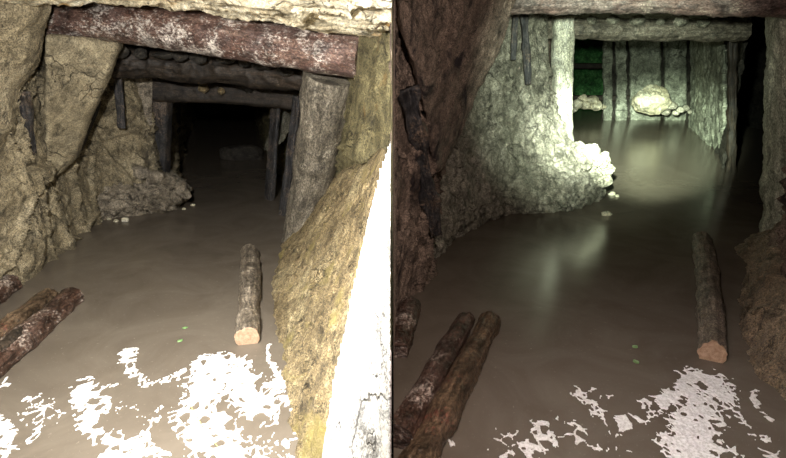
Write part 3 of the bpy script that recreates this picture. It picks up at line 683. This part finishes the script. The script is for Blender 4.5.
for i, (px, py, r) in enumerate([(613, 17, .06), (637, 17, .065), (660, 19, .04), (681, 18, .06), (703, 20, .05), (592, 17, .05)]):
    stone('stone', P(px, py+3, 5.66), (r*1.2, r, r*.9), GREYROCK, 70+i, ['rounded stone on the grey green beam, second from the left', 'rounded stone on the grey green beam, third from the left', 'smallest stone on the grey green beam, fourth from the left', 'rounded stone on the grey green beam, fifth from the left',
          'rightmost rounded stone on the grey green beam', 'leftmost rounded stone on the grey green beam'][i], group='stones on the cross beam', sub=4)
# back lagging
def vplank(l, r, ytop, ybot, Y, mat, label, s, lean=0, thick=.07, facing=(0, -1, 0)):
    c = (l+r)/2; wd = (r-l)/F*(Y*cp+.6*sp)
    return plank('lagging_plank', P(c, ybot, Y), P(c+lean, ytop, Y), wd, thick, mat, facing, label, 'plank', 'lagging planks of the far wall', s, rough=.014)
vplank(603.5, 612, 34, 122, 12.3, LAG, 'narrow pale lagging plank at the right edge of the green opening', 81)
vplank(616, 626, 34, 124, 12.3, LAG, 'pale lagging plank, second from the green opening', 82)
vplank(630, 660, 34, 124, 12.35, LAG, 'wide grey lagging plank behind the pale boulder', 83)
vplank(664.5, 686, 34, 124, 12.3, LAG, 'grey lagging plank to the right of the pale boulder', 84)
o = slab('rock_slab', [P(692, 36, 11.4), P(712, 36, 8.6), P(724, 36, 7.6), P(724, 110, 7.4), P(727, 190, 7.2), P(716, 168, 8.2), P(700, 140, 9.9), P(690, 128, 11.2)], .12, LAG, .024, lambda p: rocky(p, 111, .04, .04, .012), back=(.6, .6, 0))
tag(o, 'large grey striated slab between the far planks and the black gap', 'rock slab')
plank('lagging_plank', P(731, 205, 6.7), P(733, 8, 6.5), .09, .06, BARKDARK, (-.3, -1, 0), 'thin dark upright slat on the left of the black side opening', 'plank', s=86, rough=.012)
stone('boulder', P(651, 101, 10.6), (.34, .30, .31), WHITESTONE, 91, 'pale yellowish boulder sitting in the water before the far planks', 'boulder', angular=.2)
for i, (px, py, r) in enumerate([(672, 106, .10), (680, 110, .07), (687, 108, .06), (676, 113, .06), (666, 112, .08), (690, 112, .05)]):
    stone('stone', P(px, py, 10.6+i*.05), (r*1.2, r, r), GREYMUD, 95+i, 'grey stone right of the pale boulder, '+['second from the left', 'middle upper one', 'upper one near the right end', 'lowest in the middle', 'leftmost, against the boulder', 'rightmost'][i]+' of the six', group='stones beside the boulder', sub=3)
for i, (px, py, r) in enumerate([(577, 104, .13), (587, 105, .15), (597, 106, .13), (583, 99, .11), (593, 100, .12), (603, 107, .07), (574, 109, .10)]):
    stone('stone', P(px, py, 11.9+(i % 2)*.1), (r*1.15, r, r*.85), WHITESTONE, 110+i, 'pale rubble stone at the foot of the green opening, '+['lower left one', 'big lower middle one', 'lower right one', 'top left one', 'top right one', 'small rightmost one', 'leftmost one'][i], group='rubble at the green opening', sub=4)
timber('cross_beam', [P(570, 98, 12.6), P(630, 98, 12.6)], [.06, .06], BARKDARK, 'low dark sill beam across the foot of the green opening', 'beam', s=121, square=.7, n=40)
timber('cross_beam', [P(572, 66, 14.6), P(612, 66, 14.6)], [.07, .07], BARKDARK, 'dark cross beam deep inside the green opening', 'beam', s=122, square=.7, n=40)
# right post and clay
timber('prop_post', [P(803, 275, 3.95), P(808, 160, 3.95), P(816, -20, 3.85)], [.245, .235, .22], GREYPOST, 'massive grey post at the right edge beside the black side opening', 'post', s=131, square=.5, rough=.014, n=160, seg=72)
cb2 = patch('clay_bank', bank([
    [(742, 246, 4.35), (765, 225, 4.4), (790, 200, 4.4), (850, 160, 4.4)],
    [(733, 250, 3.85), (752, 240, 3.75), (780, 225, 3.6), (830, 200, 3.5)],
    [(744, 285, 3.15), (758, 268, 3.1), (790, 250, 3.0), (840, 230, 2.9)],
    [(740, 325, 2.65), (760, 305, 2.6), (790, 290, 2.5), (840, 270, 2.4)],
    [(752, 365, 2.28), (775, 345, 2.2), (800, 330, 2.1), (850, 310, 2.0)],
    [(778, 410, 1.95), (800, 395, 1.9), (820, 380, 1.8), (870, 360, 1.7)],
    [(815, 470, 1.6), (840, 460, 1.5), (870, 450, 1.4), (930, 430, 1.3)]], push=-1), 240, 360, RIGHTCLAY,
    lambda p: rocky(p, 121, .07, .045, .012, lump=.012), flip=False)
tag(cb2, 'brown clay bank under the massive grey post in the dim passage', 'clay bank', kind='stuff')
waterlog((713, 354), (702, 240), .060, .063, BARK, 'grey barked log floating in front of the massive grey post', 141, .036, .03, CUT, endlabel='pale reddish sawn end', knots=((.5, 1.2, .03, .012),))
waterlog((380, 362), (404, 308), .062, .06, LOGRED, 'short wet dark log farthest of the logs in the dim passage', 142, .03, .03) if False else None
waterlog((397, 352), (410, 306), .05, .055, LOGRED, 'short wet dark log, the farthest of those at the left of the dim passage', 142, .03, .03, bow=0)
waterlog((398, 440), (466, 320), .058, .05, LOGRED, 'wet reddish log, the middle one of those at the left of the dim passage', 143, .035, .02, knots=((.4, 1.5, .03, .012),), bow=0)
waterlog((412, 476), (490, 322), .058, .055, LOGTAN, 'muddy red brown log nearest the foam of those in the dim passage', 144, .03, .02, knots=((.5, 1.5, .03, .015),), bow=0)
for i, (px, py, r) in enumerate([(612, 176, .03), (617, 178, .022), (607, 214, .04), (507, 213, .03), (518, 212, .022)]):
    stone('pebble', W(px, py+ (18 if i < 2 else 0), r*.3), (r*1.3, r, r*.8), WHITESTONE, 150+i, ['pale pebble at the tip of the glaring mud heap', 'tiny pale pebble beyond the tip of the glaring mud heap', 'pale pebble in the dark water below the glaring heap',
        'pale pebble at the foot of the grey wall in the dim passage', 'tiny pale pebble right beside the one at the foot of the grey wall'][i], 'pebble', 'pebbles at the glaring heap', sub=3)
